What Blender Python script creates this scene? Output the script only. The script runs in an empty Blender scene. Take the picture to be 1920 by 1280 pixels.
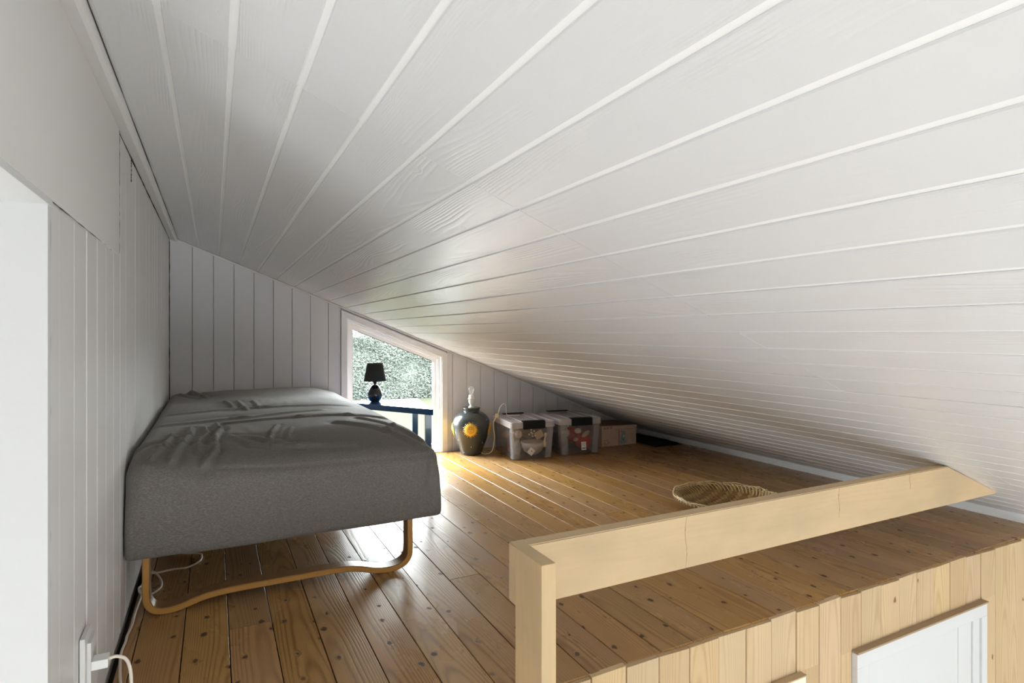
import bpy, bmesh, math, random
from mathutils import Vector, Matrix, noise
R = random.Random(7)
C = bpy.context.scene.collection
PI = math.pi

# ---------------------------------------------------------------- camera
cd = bpy.data.cameras.new('camera')
cd.sensor_width = 36; cd.lens = 1096 / 1920 * 36
cd.shift_y = -15 / 1920
cd.clip_start = .02; cd.clip_end = 300
cam = bpy.data.objects.new('camera', cd); C.objects.link(cam)
cam.location = (0, 0, .8)
cam.rotation_euler = (PI / 2, 0, math.radians(-27.02))
bpy.context.scene.camera = cam

# ---------------------------------------------------------------- world, lights, exposure
W = bpy.data.worlds.new('overcast_sky'); bpy.context.scene.world = W; W.use_nodes = True
nt = W.node_tree; nt.nodes.clear()
wo = nt.nodes.new('ShaderNodeOutputWorld'); wb = nt.nodes.new('ShaderNodeBackground')
wb.inputs[0].default_value = (.93, .97, 1, 1)
# overcast sky: zenith brighter than horizon
wt_ = nt.nodes.new('ShaderNodeTexCoord'); ws = nt.nodes.new('ShaderNodeSeparateXYZ'); nt.links.new(wt_.outputs['Generated'], ws.inputs[0])
wm = nt.nodes.new('ShaderNodeMath'); wm.operation = 'MULTIPLY_ADD'; wm.inputs[1].default_value = 54; wm.inputs[2].default_value = 25
wc = nt.nodes.new('ShaderNodeMath'); wc.operation = 'MAXIMUM'; wc.inputs[1].default_value = 0
nt.links.new(ws.outputs[2], wc.inputs[0]); nt.links.new(wc.outputs[0], wm.inputs[0]); nt.links.new(wm.outputs[0], wb.inputs[1])
nt.links.new(wb.outputs[0], wo.inputs[0])

def area(name, loc, target, sx, sy, power, col=(1, 1, 1)):
    l = bpy.data.lights.new(name, 'AREA'); l.shape = 'RECTANGLE'; l.size = sx; l.size_y = sy
    l.energy = power; l.color = col
    o = bpy.data.objects.new(name, l); C.objects.link(o); o.location = loc
    o.rotation_euler = (Vector(target) - Vector(loc)).to_track_quat('-Z', 'Y').to_euler()
    return o
# daylight of the big windows of the main room, behind and below the camera
area('main_room_daylight', (1.5, -2.9, -1.0), (1.5, 1.2, 1.1), 2.8, 1.6, 61, (.91, .965, 1))
# daylight of the room beyond the opening in the left wall
area('side_room_daylight', (-1.45, .1, -.5), (.2, .9, 1.1), .9, .9, 11, (.98, .99, 1))
pl = bpy.data.lights.new('gable_window_portal', 'AREA'); pl.shape = 'RECTANGLE'; pl.size = .62; pl.size_y = .95
pl.cycles.is_portal = True
po = bpy.data.objects.new('gable_window_portal', pl); C.objects.link(po)
po.location = (1.056, 3.86, .47); po.rotation_euler = (-PI / 2, 0, 0)

sc = bpy.context.scene
sc.view_settings.view_transform = 'Standard'; sc.view_settings.look = 'None'
sc.view_settings.gamma = 1; sc.view_settings.use_curve_mapping = False
sc.view_settings.exposure = 0.62
sc.cycles.max_bounces = 14; sc.cycles.diffuse_bounces = 8; sc.cycles.transparent_max_bounces = 24
sc.cycles.use_denoising = True

# ---------------------------------------------------------------- node helpers
class NT:
    def __init__(s, name):
        s.m = bpy.data.materials.new(name); s.m.use_nodes = True; s.t = s.m.node_tree
        s.t.nodes.clear()
        s.out = s.n('ShaderNodeOutputMaterial'); s.b = s.n('ShaderNodeBsdfPrincipled')
        s.t.links.new(s.b.outputs[0], s.out.inputs[0])
    def n(s, k, **kw):
        o = s.t.nodes.new(k)
        for a, v in kw.items(): setattr(o, a, v)
        return o
    def put(s, sock, v):
        if isinstance(v, bpy.types.NodeSocket): s.t.links.new(v, sock)
        elif v is not None: sock.default_value = v
    def math(s, op, a, b=None, c=None, clamp=False):
        o = s.n('ShaderNodeMath', operation=op); o.use_clamp = clamp
        for i, v in enumerate((a, b, c)):
            if v is not None: s.put(o.inputs[i], v)
        return o.outputs[0]
    def vec(s, op, a, b=None):
        o = s.n('ShaderNodeVectorMath', operation=op)
        s.put(o.inputs[0], a)
        if b is not None: s.put(o.inputs[1], b)
        return o.outputs[0]
    def noise(s, v, scale=1, detail=2, rough=.5, dist=0):
        o = s.n('ShaderNodeTexNoise'); s.put(o.inputs['Vector'], v)
        o.inputs['Scale'].default_value = scale; o.inputs['Detail'].default_value = detail
        o.inputs['Roughness'].default_value = rough; o.inputs['Distortion'].default_value = dist
        return o.outputs[0]
    def mix(s, f, a, b):
        o = s.n('ShaderNodeMix', data_type='RGBA')
        s.put(o.inputs[0], f); s.put(o.inputs[6], a); s.put(o.inputs[7], b)
        return o.outputs[2]
    def rng(s, v, a, b, c=0, d=1, smooth=True):
        o = s.n('ShaderNodeMapRange'); o.interpolation_type = 'SMOOTHSTEP' if smooth else 'LINEAR'
        s.put(o.inputs[0], v)
        for i, q in enumerate((a, b, c, d)): s.put(o.inputs[i + 1], q)
        return o.outputs[0]
    def bump(s, h, strength=.3, dist=.001):
        o = s.n('ShaderNodeBump'); o.inputs['Strength'].default_value = strength
        o.inputs['Distance'].default_value = dist; s.put(o.inputs['Height'], h)
        s.put(s.b.inputs['Normal'], o.outputs[0])
    def set(s, col=None, rough=None, metal=None, spec=None, coat=None):
        if col is not None: s.put(s.b.inputs['Base Color'], col)
        if rough is not None: s.put(s.b.inputs['Roughness'], rough)
        if metal is not None: s.put(s.b.inputs['Metallic'], metal)
        if spec is not None: s.put(s.b.inputs['Specular IOR Level'], spec)
        if coat is not None: s.put(s.b.inputs['Coat Weight'], coat)
        return s.m

def col4(c): return (c[0], c[1], c[2], 1)
def hexc(h):
    c = [int(h[i:i + 2], 16) / 255 for i in (0, 2, 4)]
    return tuple((x / 12.92 if x <= .04045 else ((x + .055) / 1.055) ** 2.4) for x in c) + (1,)

def simple(name, col, rough=.5, metal=0, var=.06, vs=30, bump=.1, spec=.5, coat=0):
    m = NT(name); tc = m.n('ShaderNodeTexCoord').outputs['Object']
    n = m.noise(tc, vs, 3, .6)
    a = tuple(max(0, x * (1 - var)) for x in col[:3]) + (1,); b = tuple(min(1, x * (1 + var)) for x in col[:3]) + (1,)
    m.bump(n, bump, .001)
    return m.set(m.mix(n, a, b), rough, metal, spec, coat)

def grain_core(m, ring=.007, warp=.03, knots=.5, ksize=.085):
    """board running along local Y: returns ring value, fibre value, knot mask, random"""
    tc = m.n('ShaderNodeTexCoord').outputs['Object']
    oi = m.n('ShaderNodeObjectInfo').outputs['Random']
    cx = m.n('ShaderNodeCombineXYZ')
    m.put(cx.inputs[0], m.math('MULTIPLY', oi, 3.7)); m.put(cx.inputs[1], m.math('MULTIPLY', oi, 91.3)); m.put(cx.inputs[2], m.math('MULTIPLY', oi, 17.1))
    P = m.vec('ADD', tc, cx.outputs[0])
    vo = m.n('ShaderNodeTexVoronoi', voronoi_dimensions='2D'); vo.inputs['Scale'].default_value = 1; vo.inputs['Randomness'].default_value = .75
    jit = m.n('ShaderNodeTexNoise'); jit.inputs['Scale'].default_value = 60; m.put(jit.inputs['Vector'], P)
    jv = m.vec('MULTIPLY', m.vec('SUBTRACT', jit.outputs[1], (.5, .5, .5)), (.13, .11, 0))
    m.put(vo.inputs['Vector'], m.vec('ADD', m.vec('MULTIPLY', P, (11, 7.5, 0)), jv))
    d = vo.outputs['Distance']
    sep = m.n('ShaderNodeSeparateColor'); m.put(sep.inputs[0], vo.outputs['Color'])
    has = m.math('LESS_THAN', sep.outputs[0], knots)
    kr = m.math('MULTIPLY_ADD', sep.outputs[1], ksize * .7, ksize * .35)
    knot = m.math('MULTIPLY', m.math('SUBTRACT', 1, m.rng(m.math('DIVIDE', d, kr), .6, 1.15)), has)
    halo = m.math('MULTIPLY', m.math('SUBTRACT', 1, m.rng(d, 0, .16)), has)
    sx = m.n('ShaderNodeSeparateXYZ'); m.put(sx.inputs[0], P)
    low = m.noise(m.vec('MULTIPLY', P, (2.2, 1.3, 2.2)), 1, 2, .5)
    mid = m.noise(m.vec('MULTIPLY', P, (30, 5, 30)), 1, 2, .5)
    so = m.n('ShaderNodeSeparateXYZ'); m.put(so.inputs[0], tc)
    x0 = m.math('MULTIPLY_ADD', m.math('FRACT', m.math('MULTIPLY', oi, 13.7)), .13, -.065)
    dx = m.math('SUBTRACT', so.outputs[0], x0)
    # flat-sawn board: rings bend into long arches round the board's heart
    u = m.math('MULTIPLY_ADD', m.math('MULTIPLY', dx, dx), 9.0, m.math('MULTIPLY', sx.outputs[1], .03))
    u = m.math('ADD', u, m.math('ADD', m.math('MULTIPLY', so.outputs[2], .8), m.math('MULTIPLY', low, warp * 1.6)))
    u = m.math('ADD', u, m.math('MULTIPLY', mid, .0035))
    u = m.math('ADD', u, m.math('MULTIPLY', halo, .007))
    r = m.math('SINE', m.math('MULTIPLY', u, 2 * PI / ring))
    r = m.math('MULTIPLY', m.math('POWER', m.math('MULTIPLY_ADD', r, .5, .5), 2.6), m.rng(mid, .25, .65, .45, 1))
    fib = m.noise(m.vec('MULTIPLY', P, (420, 7, 420)), 1, 3, .6)
    return P, r, fib, knot, halo, oi

def pine(name, light, dark, knotc, rough=.35, bump=.25, tint=.18, ringamt=.55, ring=.007, knots=.5, ksize=.085, coat=0, dirt=None, dirtamt=.4, spec=.5):
    m = NT(name); P, r, fib, knot, halo, oi = grain_core(m, ring, .03, knots, ksize)
    f = m.math('MULTIPLY_ADD', r, ringamt, m.math('MULTIPLY', m.math('SUBTRACT', fib, .35), .55), clamp=True)
    c = m.mix(f, col4(light), col4(dark))
    big = m.noise(m.vec('MULTIPLY', P, (6, 2.2, 6)), 1, 4, .6)
    if dirt: c = m.mix(m.math('MULTIPLY', m.rng(big, .42, .72), dirtamt), c, col4(dirt))
    hs = m.n('ShaderNodeHueSaturation')
    m.put(hs.inputs['Hue'], m.math('MULTIPLY_ADD', m.math('FRACT', m.math('MULTIPLY', oi, 7.77)), .008, .496))
    m.put(hs.inputs['Saturation'], m.math('MULTIPLY_ADD', m.math('FRACT', m.math('MULTIPLY', oi, 5.31)), .12, .96))
    m.put(hs.inputs['Value'], m.math('MULTIPLY_ADD', oi, tint * 2, 1 - tint))
    m.put(hs.inputs['Color'], c)
    c = m.mix(m.math('MULTIPLY', halo, .28), hs.outputs[0], col4(dark))
    c = m.mix(m.math('MULTIPLY', knot, .85), c, col4(knotc))
    h = m.math('SUBTRACT', m.math('MULTIPLY', fib, .5), m.math('MULTIPLY', r, .6))
    m.bump(m.math('ADD', h, m.math('MULTIPLY', big, 1.6)), bump, .0011)
    rr = m.math('ADD', m.rng(big, .3, .7, rough * .82, rough * 1.25), m.math('MULTIPLY', knot, .35))
    return m.set(c, rr, 0, spec, coat)

def painted(name, col, rough=.4, bump=.3, ringb=1.0, streak=.0, var=.05, ring=.008, spec=.5):
    m = NT(name); P, r, fib, knot, halo, oi = grain_core(m, ring, .05, .35, .1)
    big = m.noise(m.vec('MULTIPLY', P, (3, 1.2, 3)), 1, 3, .55)
    patch = m.noise(m.vec('MULTIPLY', P, (9, 2.5, 9)), 1, 3, .6)
    a = tuple(x * (1 - var) for x in col[:3]) + (1,)
    c = m.mix(big, a, col4(col))
    ca = m.math('MULTIPLY', m.rng(patch, .40, .62), ringb)
    h = m.math('MULTIPLY', m.math('SUBTRACT', 0, r), ca)
    h = m.math('ADD', h, m.math('MULTIPLY', fib, .35 + streak))
    h = m.math('ADD', h, m.math('MULTIPLY', patch, 2.0))
    m.bump(h, bump, .0009)
    return m.set(c, rough, 0, spec)

M = {}
M['floor'] = pine('varnished_pine_floor', (.430, .250, .098), (.185, .084, .025), (.045, .018, .007), rough=.30, bump=.30, tint=.14, ringamt=.62, ring=.0085, knots=.75, ksize=.09, dirt=(.36, .215, .09), spec=.42)
M['clad'] = pine('bare_pine_cladding', (.60, .445, .265), (.43, .28, .14), (.20, .11, .05), rough=.75, bump=.35, tint=.07, ringamt=.5, ring=.0075, knots=.12, ksize=.09, dirt=(.50, .385, .25), dirtamt=.25, spec=.25)
M['rail'] = pine('planed_pine_rail', (.62, .465, .275), (.52, .365, .19), (.25, .15, .065), rough=.6, bump=.12, tint=.02, ringamt=.16, ring=.018, knots=.2, ksize=.09, dirt=(.43, .34, .22), dirtamt=.5, spec=.3)
M['groove'] = simple('lit_groove_paint', (.88, .885, .885), .45, var=.01, vs=20, bump=.05)  # ceiling groove backing whiter than the boards: lit look of grooves put into colour
M['branch'] = simple('brown_branch_mark', (.50, .355, .195), .7)
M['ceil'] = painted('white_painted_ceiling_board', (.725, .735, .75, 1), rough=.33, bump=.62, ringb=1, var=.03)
M['wallb'] = painted('grey_white_painted_wall_board', (.70, .695, .71, 1), rough=.5, bump=.25, ringb=.2, var=.05)
M['walll'] = painted('white_brushed_wall_board', (.74, .73, .72, 1), rough=.42, bump=.55, ringb=.25, streak=.9, var=.06)
M['panel'] = simple('smooth_white_panel', (.73, .72, .70), .55, var=.03, vs=5, bump=.08)
M['jamb'] = simple('rough_white_painted_jamb', (.66, .665, .665), .5, var=.02, vs=40, bump=.5)
M['trim'] = simple('white_painted_trim', (.76, .755, .745), .4, var=.04, vs=25, bump=.25)
M['gloss'] = simple('gloss_white_window_paint', (.90, .90, .90), .25, var=.02, vs=20, bump=.1)
M['base'] = simple('white_baseboard_paint', (.78, .79, .80), .45, var=.03, vs=20, bump=.15)
M['dark'] = simple('dark_gap_shadow_board', (.035, .028, .022), .9, var=.2, vs=30)
M['plaster'] = simple('white_plaster', (.80, .79, .77), .8, var=.02, vs=12)
M['door'] = simple('white_satin_door_paint', (.68, .69, .70), .22, var=.01, vs=10, bump=.06)
M['cream'] = simple('cream_door_paint', (.86, .80, .64), .4, var=.02, vs=10, bump=.06)
M['lowfloor'] = simple('light_wooden_lower_floor', (.66, .62, .57), .5, var=.1, vs=4)
M['blue'] = simple('glossy_blue_paint', (.012, .085, .25), .16, var=.12, vs=14, bump=.06, coat=.5)
M['blackfab'] = simple('black_lamp_shade_fabric', (.022, .022, .02), .75, var=.2, vs=300, bump=.3)
M['blackcer'] = simple('black_glazed_ceramic', (.010, .012, .018), .08, var=.2, vs=20, bump=.02, coat=.6)
M['blackpl'] = simple('black_plastic', (.004, .004, .005), .45, var=.2, vs=60, spec=.2)
M['blackflat'] = simple('flat_black_shape', (.008, .008, .009), .95, var=.2, vs=60, bump=.5)  # even matt black of the flat corner shape
M['whitepl'] = simple('white_plastic', (.86, .86, .84), .3, var=.02, vs=50, bump=.05)
M['greypl'] = simple('pale_grey_outlet_plastic', (.68, .67, .65), .4, var=.05, vs=50, bump=.1)
M['cord'] = simple('dirty_white_cord_rubber', (.78, .70, .60), .45, var=.08, vs=80)
M['cordw'] = simple('white_cord_rubber', (.84, .83, .82), .4, var=.03, vs=80)
M['creamcord'] = simple('cream_lamp_cord', (.78, .70, .48), .4, var=.06, vs=80)
M['gold'] = simple('gold_painted_relief', (.86, .52, .05), .4, var=.22, vs=160, bump=.5)
M['golddark'] = simple('dark_ochre_paint', (.30, .14, .02), .5, var=.2, vs=120)  # dark brown marks of the sun faces: brows, eyes, mouth, rim
M['vase'] = simple('dark_grey_glazed_ceramic', (.035, .042, .042), .27, var=.2, vs=9, bump=.08, coat=.25)
M['dotw'] = simple('white_star_paint', (.8, .8, .76), .5)
M['doty'] = simple('yellow_star_paint', (.85, .65, .15), .5)
M['card'] = simple('brown_cardboard', (.36, .26, .16), .85, var=.1, vs=60, bump=.3)
M['pinkcard'] = simple('pale_pink_printed_card', (.62, .45, .36), .7, var=.12, vs=26, bump=.1)
M['pinkdark'] = simple('brown_pink_print_ink', (.33, .20, .16), .7, var=.1)
M['blueprint'] = simple('grey_blue_print_ink', (.28, .35, .38), .7, var=.25, vs=60)
M['ink'] = simple('dark_print_ink', (.03, .03, .03), .6)
M['paper'] = simple('off_white_paper', (.82, .79, .72), .7, var=.03)
M['kraft'] = simple('kraft_tag_paper', (.60, .43, .25), .8, var=.08, vs=50)
M['bowl'] = simple('cream_ceramic', (.72, .66, .58), .35, var=.05)
M['red'] = simple('red_cloth', (.62, .025, .012), .7, var=.25, vs=25, bump=.4)
M['pink'] = simple('dusty_pink_cloth', (.48, .14, .18), .8, var=.2, vs=40, bump=.4)
M['teal'] = simple('grey_teal_cloth', (.19, .26, .27), .85, var=.2, vs=40, bump=.4)
M['brownc'] = simple('brown_cloth', (.14, .075, .05), .85, var=.3, vs=40, bump=.5)
M['skin'] = simple('pale_wooden_ornament', (.66, .46, .34), .5, var=.1)
M['greyc'] = simple('grey_cloth', (.20, .19, .18), .9, var=.2, vs=40, bump=.4)
M['straw'] = simple('woven_bamboo_strip', (.42, .26, .09), .38, var=.35, vs=40, bump=.3)
M['straw2'] = simple('woven_bamboo_cross_strip', (.27, .150, .045), .38, var=.35, vs=40, bump=.3)
M['strawl'] = simple('pale_rim_bamboo', (.66, .50, .27), .35, var=.2, vs=40, bump=.3)
M['metal'] = simple('brushed_steel', (.6, .6, .6), .3, 1)

def fabric():
    m = NT('grey_melange_jersey'); tc = m.n('ShaderNodeTexCoord').outputs['Object']
    a = m.noise(m.vec('MULTIPLY', tc, (160, 900, 900)), 1, 2, .6)
    b = m.noise(tc, 4, 2, .5)
    w = m.noise(tc, 900, 1, .5)
    c = m.mix(m.rng(a, .38, .72), (.120, .108, .096, 1), (.215, .20, .182, 1))
    c = m.mix(m.math('MULTIPLY', b, .25), c, (.155, .14, .125, 1))
    m.bump(m.math('ADD', m.math('MULTIPLY', a, .5), w), .25, .0006)
    m.set(c, .72, 0, .35)
    m.b.inputs['Sheen Weight'].default_value = .25; m.b.inputs['Sheen Roughness'].default_value = .4
    return m.m
M['fabric'] = fabric()

def ply():
    m = NT('laminated_bent_beech'); uv = m.n('ShaderNodeUVMap').outputs[0]
    s = m.n('ShaderNodeSeparateXYZ'); m.put(s.inputs[0], uv)
    st = m.math('POWER', m.math('MULTIPLY_ADD', m.math('SINE', m.math('MULTIPLY', s.outputs[1], 2 * PI * 6)), .5, .5), 3)
    g = m.noise(m.vec('MULTIPLY', uv, (14, 60, 1)), 1, 3, .6)
    f = m.math('MULTIPLY_ADD', st, .38, m.math('MULTIPLY', g, .35), clamp=True)
    m.bump(f, .25, .0008)
    ven = m.math('GREATER_THAN', s.outputs[1], 1.5)
    c = m.mix(f, (.68, .37, .10, 1), (.26, .10, .02, 1))
    c = m.mix(ven, c, m.mix(g, (.36, .20, .075, 1), (.24, .12, .04, 1)))
    return m.set(c, .3, 0, .5, .2)
M['ply'] = ply()

def clear(name, tint=(1, 1, 1, 1), milk=.1, milkc=(.9, .9, .92, 1), gl=.08, rough=.02):
    m = NT(name); t = m.t; t.nodes.remove(m.b)
    tr = m.n('ShaderNodeBsdfTransparent'); tr.inputs[0].default_value = tint
    df = m.n('ShaderNodeBsdfDiffuse'); df.inputs[0].default_value = milkc
    gs = m.n('ShaderNodeBsdfGlossy'); gs.inputs['Roughness'].default_value = rough
    lw = m.n('ShaderNodeLayerWeight'); lw.inputs[0].default_value = .25
    a = m.n('ShaderNodeMixShader'); b = m.n('ShaderNodeMixShader')
    a.inputs[0].default_value = milk; t.links.new(tr.outputs[0], a.inputs[1]); t.links.new(df.outputs[0], a.inputs[2])
    m.put(b.inputs[0], m.math('MULTIPLY_ADD', lw.outputs['Fresnel'], .5, gl * .3, clamp=True))
    t.links.new(a.outputs[0], b.inputs[1]); t.links.new(gs.outputs[0], b.inputs[2])
    t.links.new(b.outputs[0], m.out.inputs[0])
    return m.m
M['pane'] = clear('window_glass', (.97, .99, .98, 1), 0.0, gl=.0)
M['clearpl'] = clear('clear_box_plastic', (.93, .93, .94, 1), .05, (.80, .80, .82, 1), gl=.1, rough=.08)
M['lidpl'] = clear('milky_lid_plastic', (.93, .90, .90, 1), .42, (.82, .76, .77, 1), gl=.1, rough=.15)
M['ribpl'] = clear('thick_box_plastic', (.9, .9, .92, 1), .22, (.78, .78, .82, 1), gl=.1, rough=.1)
M['bulb'] = clear('bulb_glass', (.97, .97, .97, 1), .12, (.9, .9, .9, 1), gl=.3)

# ---------------------------------------------------------------- object helpers
def tag(o, label=None, cat=None, group=None, kind=None):
    if label: o['label'] = label
    if cat: o['category'] = cat
    if group: o['group'] = group
    if kind: o['kind'] = kind
    return o
def link(name, me, mat, parent=None, loc=(0, 0, 0), rot=(0, 0, 0)):
    if mat and not me.materials: me.materials.append(mat)
    o = bpy.data.objects.new(name, me); C.objects.link(o); o.location = loc; o.rotation_euler = rot
    if parent: o.parent = parent
    return o
def empty(name, loc=(0, 0, 0), rz=0):
    o = bpy.data.objects.new(name, None); C.objects.link(o); o.location = loc; o.rotation_euler = (0, 0, rz)
    o.empty_display_size = .05
    return o
def mesh(name, v, f, smooth=False):
    me = bpy.data.meshes.new(name); me.from_pydata([tuple(p) for p in v], [], f); me.update()
    bm = bmesh.new(); bm.from_mesh(me); bmesh.ops.recalc_face_normals(bm, faces=bm.faces); bm.to_mesh(me); bm.free()
    if smooth: me.polygons.foreach_set('use_smooth', [True] * len(me.polygons))
    return me
def boxes_mesh(name, bs, bevel=0):
    """list of (x0,x1,y0,y1,z0,z1)"""
    bm = bmesh.new()
    for (x0, x1, y0, y1, z0, z1) in bs:
        vs = [bm.verts.new(p) for p in ((x0, y0, z0), (x1, y0, z0), (x1, y1, z0), (x0, y1, z0), (x0, y0, z1), (x1, y0, z1), (x1, y1, z1), (x0, y1, z1))]
        for q in ((3, 2, 1, 0), (4, 5, 6, 7), (0, 1, 5, 4), (1, 2, 6, 5), (2, 3, 7, 6), (3, 0, 4, 7)): bm.faces.new([vs[i] for i in q])
    if bevel: bmesh.ops.bevel(bm, geom=bm.edges[:], offset=bevel, segments=2, affect='EDGES', profile=.7)
    me = bpy.data.meshes.new(name); bm.to_mesh(me); bm.free()
    return me
def prism(name, poly, axis, a, b, bevel=0):
    """extrude 2D polygon (other two axes in order) along axis from a to b"""
    def P(p, w):
        return {'x': (w, p[0], p[1]), 'y': (p[0], w, p[1]), 'z': (p[0], p[1], w)}[axis]
    n = len(poly); v = [P(p, a) for p in poly] + [P(p, b) for p in poly]
    f = [list(range(n)), list(range(2 * n - 1, n - 1, -1))] + [[i, (i + 1) % n, n + (i + 1) % n, n + i] for i in range(n)]
    me = mesh(name, v, f)
    if bevel:
        bm = bmesh.new(); bm.from_mesh(me); bmesh.ops.bevel(bm, geom=bm.edges[:], offset=bevel, segments=2, affect='EDGES'); bm.to_mesh(me); bm.free()
    return me
def lathe(name, prof, seg=40, cap=True):
    v, f = [], []
    for r, z in prof:
        for k in range(seg): v.append((r * math.cos(2 * PI * k / seg), r * math.sin(2 * PI * k / seg), z))
    for i in range(len(prof) - 1):
        for k in range(seg): f.append([i * seg + k, i * seg + (k + 1) % seg, (i + 1) * seg + (k + 1) % seg, (i + 1) * seg + k])
    if cap:
        f.append(list(range(seg))[::-1]); f.append([(len(prof) - 1) * seg + k for k in range(seg)])
    return mesh(name, v, f, True)
def spline(pts, n=8):
    P = [Vector(p) for p in pts]; P = [P[0] * 2 - P[1]] + P + [P[-1] * 2 - P[-2]]; out = []
    for i in range(1, len(P) - 2):
        a, b, c, d = P[i - 1:i + 3]
        for k in range(n):
            t = k / n
            out.append(.5 * ((2 * b) + (c - a) * t + (2 * a - 5 * b + 4 * c - d) * t * t + (3 * b - a - 3 * c + d) * t ** 3))
    out.append(P[-2]); return out
def tube(name, pts, r, seg=8, flat=1.0):
    v, f = [], []; n = len(pts); prev = Vector((0, 0, 1))
    for i, p in enumerate(pts):
        t = (Vector(pts[min(i + 1, n - 1)]) - Vector(pts[max(i - 1, 0)])).normalized()
        s_ = t.cross(prev); s_ = s_.normalized() if s_.length > 1e-4 else t.orthogonal().normalized()
        u = s_.cross(t).normalized()
        rr = r[i] if isinstance(r, (list, tuple)) else r
        for k in range(seg):
            a = 2 * PI * k / seg; v.append(Vector(p) + s_ * math.cos(a) * rr + u * math.sin(a) * rr * flat)
    for i in range(n - 1):
        for k in range(seg): f.append([i * seg + k, i * seg + (k + 1) % seg, (i + 1) * seg + (k + 1) % seg, (i + 1) * seg + k])
    f.append(list(range(seg))); f.append([(n - 1) * seg + k for k in range(seg)])
    return mesh(name, v, f, True)
def board_mesh(name, w, t, l0, l1, r0=None, r1=None, c=.003, ec=0):
    """board along local Y, face up (+Z) at z=0, chamfered long edges; ends may slant: left edge l0..l1, right edge r0..r1"""
    if r0 is None: r0 = l0
    if r1 is None: r1 = l1
    sec = [(-w / 2, -t), (-w / 2, -c), (-w / 2 + c, 0), (w / 2 - c, 0), (w / 2, -c), (w / 2, -t)]
    v = []
    for e in (0, 1):
        for x, z in sec:
            k = x / w + .5
            y = (l0 + (r0 - l0) * k) if e == 0 else (l1 + (r1 - l1) * k)
            v.append((x, y, z))
    f = [[0, 1, 2, 3, 4, 5], [11, 10, 9, 8, 7, 6]] + [[i, (i + 1) % 6, 6 + (i + 1) % 6, 6 + i] for i in range(6)]
    return mesh(name, v, f)

# ---------------------------------------------------------------- dimensions
WX = -.22          # left wall
KX = 3.04          # low knee edge under the eave
BY = 3.73          # gable wall
EY = 1.13          # edge of the loft floor
def ceil_z(x): return 1.2506 - .399 * x
SL = math.atan(.399)

# ================================================================ STRUCTURE
# ---- floor
floor = tag(link('floor', boxes_mesh('floor', [(-.22, 3.10, EY + .02, BY + .05, -.12, -.026)]), M['dark']), kind='structure')
pitch = .1075
x = -.2155; k = 0
groove0 = .1435 - 4 * pitch
edges = [-.208] + [groove0 + pitch * i for i in range(1, 40) if -.2 < groove0 + pitch * i < 3.04] + [3.045]
for i in range(len(edges) - 1):
    a, b = edges[i], edges[i + 1]
    w = b - a - (.0028 if b < 1.3 else .0016)
    ys = [EY + .010, BY - .002]
    if i in (3, 9, 13, 17, 22, 27): ys.insert(1, EY + R.uniform(.5, 2.2))
    for q in range(len(ys) - 1):
        mid = (ys[q] + ys[q + 1]) / 2
        me = board_mesh('plank', w, .022, ys[q] - mid + .0008, ys[q + 1] - mid - .0008, c=.0012 if b > 1.0 else .0003)
        link('plank', me, M['floor'], floor, ((a + b) / 2, mid, R.uniform(-.0006, .0004)))
# pale end chips of the floor along the edge, ragged
# ---- wall under the loft edge with vertical cladding
wf = tag(link('wall_front', boxes_mesh('wall_front', [(-.22, .75, EY + .016, EY + .10, -2.3, -.03), (1.513, 1.75, EY + .016, EY + .10, -2.3, -.03), (2.51, 3.10, EY + .016, EY + .10, -2.3, -.03),
     (.75, 1.513, EY + .016, EY + .10, -.18, -.03), (1.75, 2.51, EY + .016, EY + .10, -.18, -.03)]), M['dark']), kind='structure')
cl = [.986 - .1012 * i for i in range(12, 0, -1)] + [.986, 1.087, 1.19, 1.294, 1.393, 1.4975, 1.597, 1.697, 1.797, 1.899, 2.00, 2.101, 2.203, 2.303, 2.405, 2.507, 2.608, 2.71, 2.81, 2.91, 3.01, 3.09]
cl = [c for c in cl if c > -.215]; cl = [-.219] + cl
for i in range(len(cl) - 1):
    a, b = cl[i], cl[i + 1]; xc = (a + b) / 2
    zt = -.003 + R.uniform(-.003, .002); slant = R.uniform(-.004, .003)
    dy = R.uniform(-.0022, .0018)
    spans = [(-2.3, zt)]
    # boards above door heads are short; boards that meet a door casing are ripped to width
    parts = []
    def cut(a, b, lo, hi):
        for (dx0, dx1) in ((.75, 1.513), (1.75, 2.51)):
            if a < dx1 and b > dx0:
                parts.append((a, b, -.178, hi))
                if a < dx0 - .01: parts.append((a, dx0 - .001, lo, -.178))
                if b > dx1 + .01: parts.append((dx1 + .001, b, lo, -.178))
                return
        parts.append((a, b, lo, hi))
    cut(a, b, -2.3, zt)
    for (pa, pb, lo, hi) in parts:
        w = pb - pa - .0022; L = hi - lo; full = hi > -.1
        me = board_mesh('cladding_board', w, .016, -L / 2, L / 2, -L / 2, L / 2 + (slant if full else 0), c=.0015)
        link('cladding_board', me, M['clad'], wf, ((pa + pb) / 2, EY + dy - .001, (lo + hi) / 2), (PI / 2, 0, 0))

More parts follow.
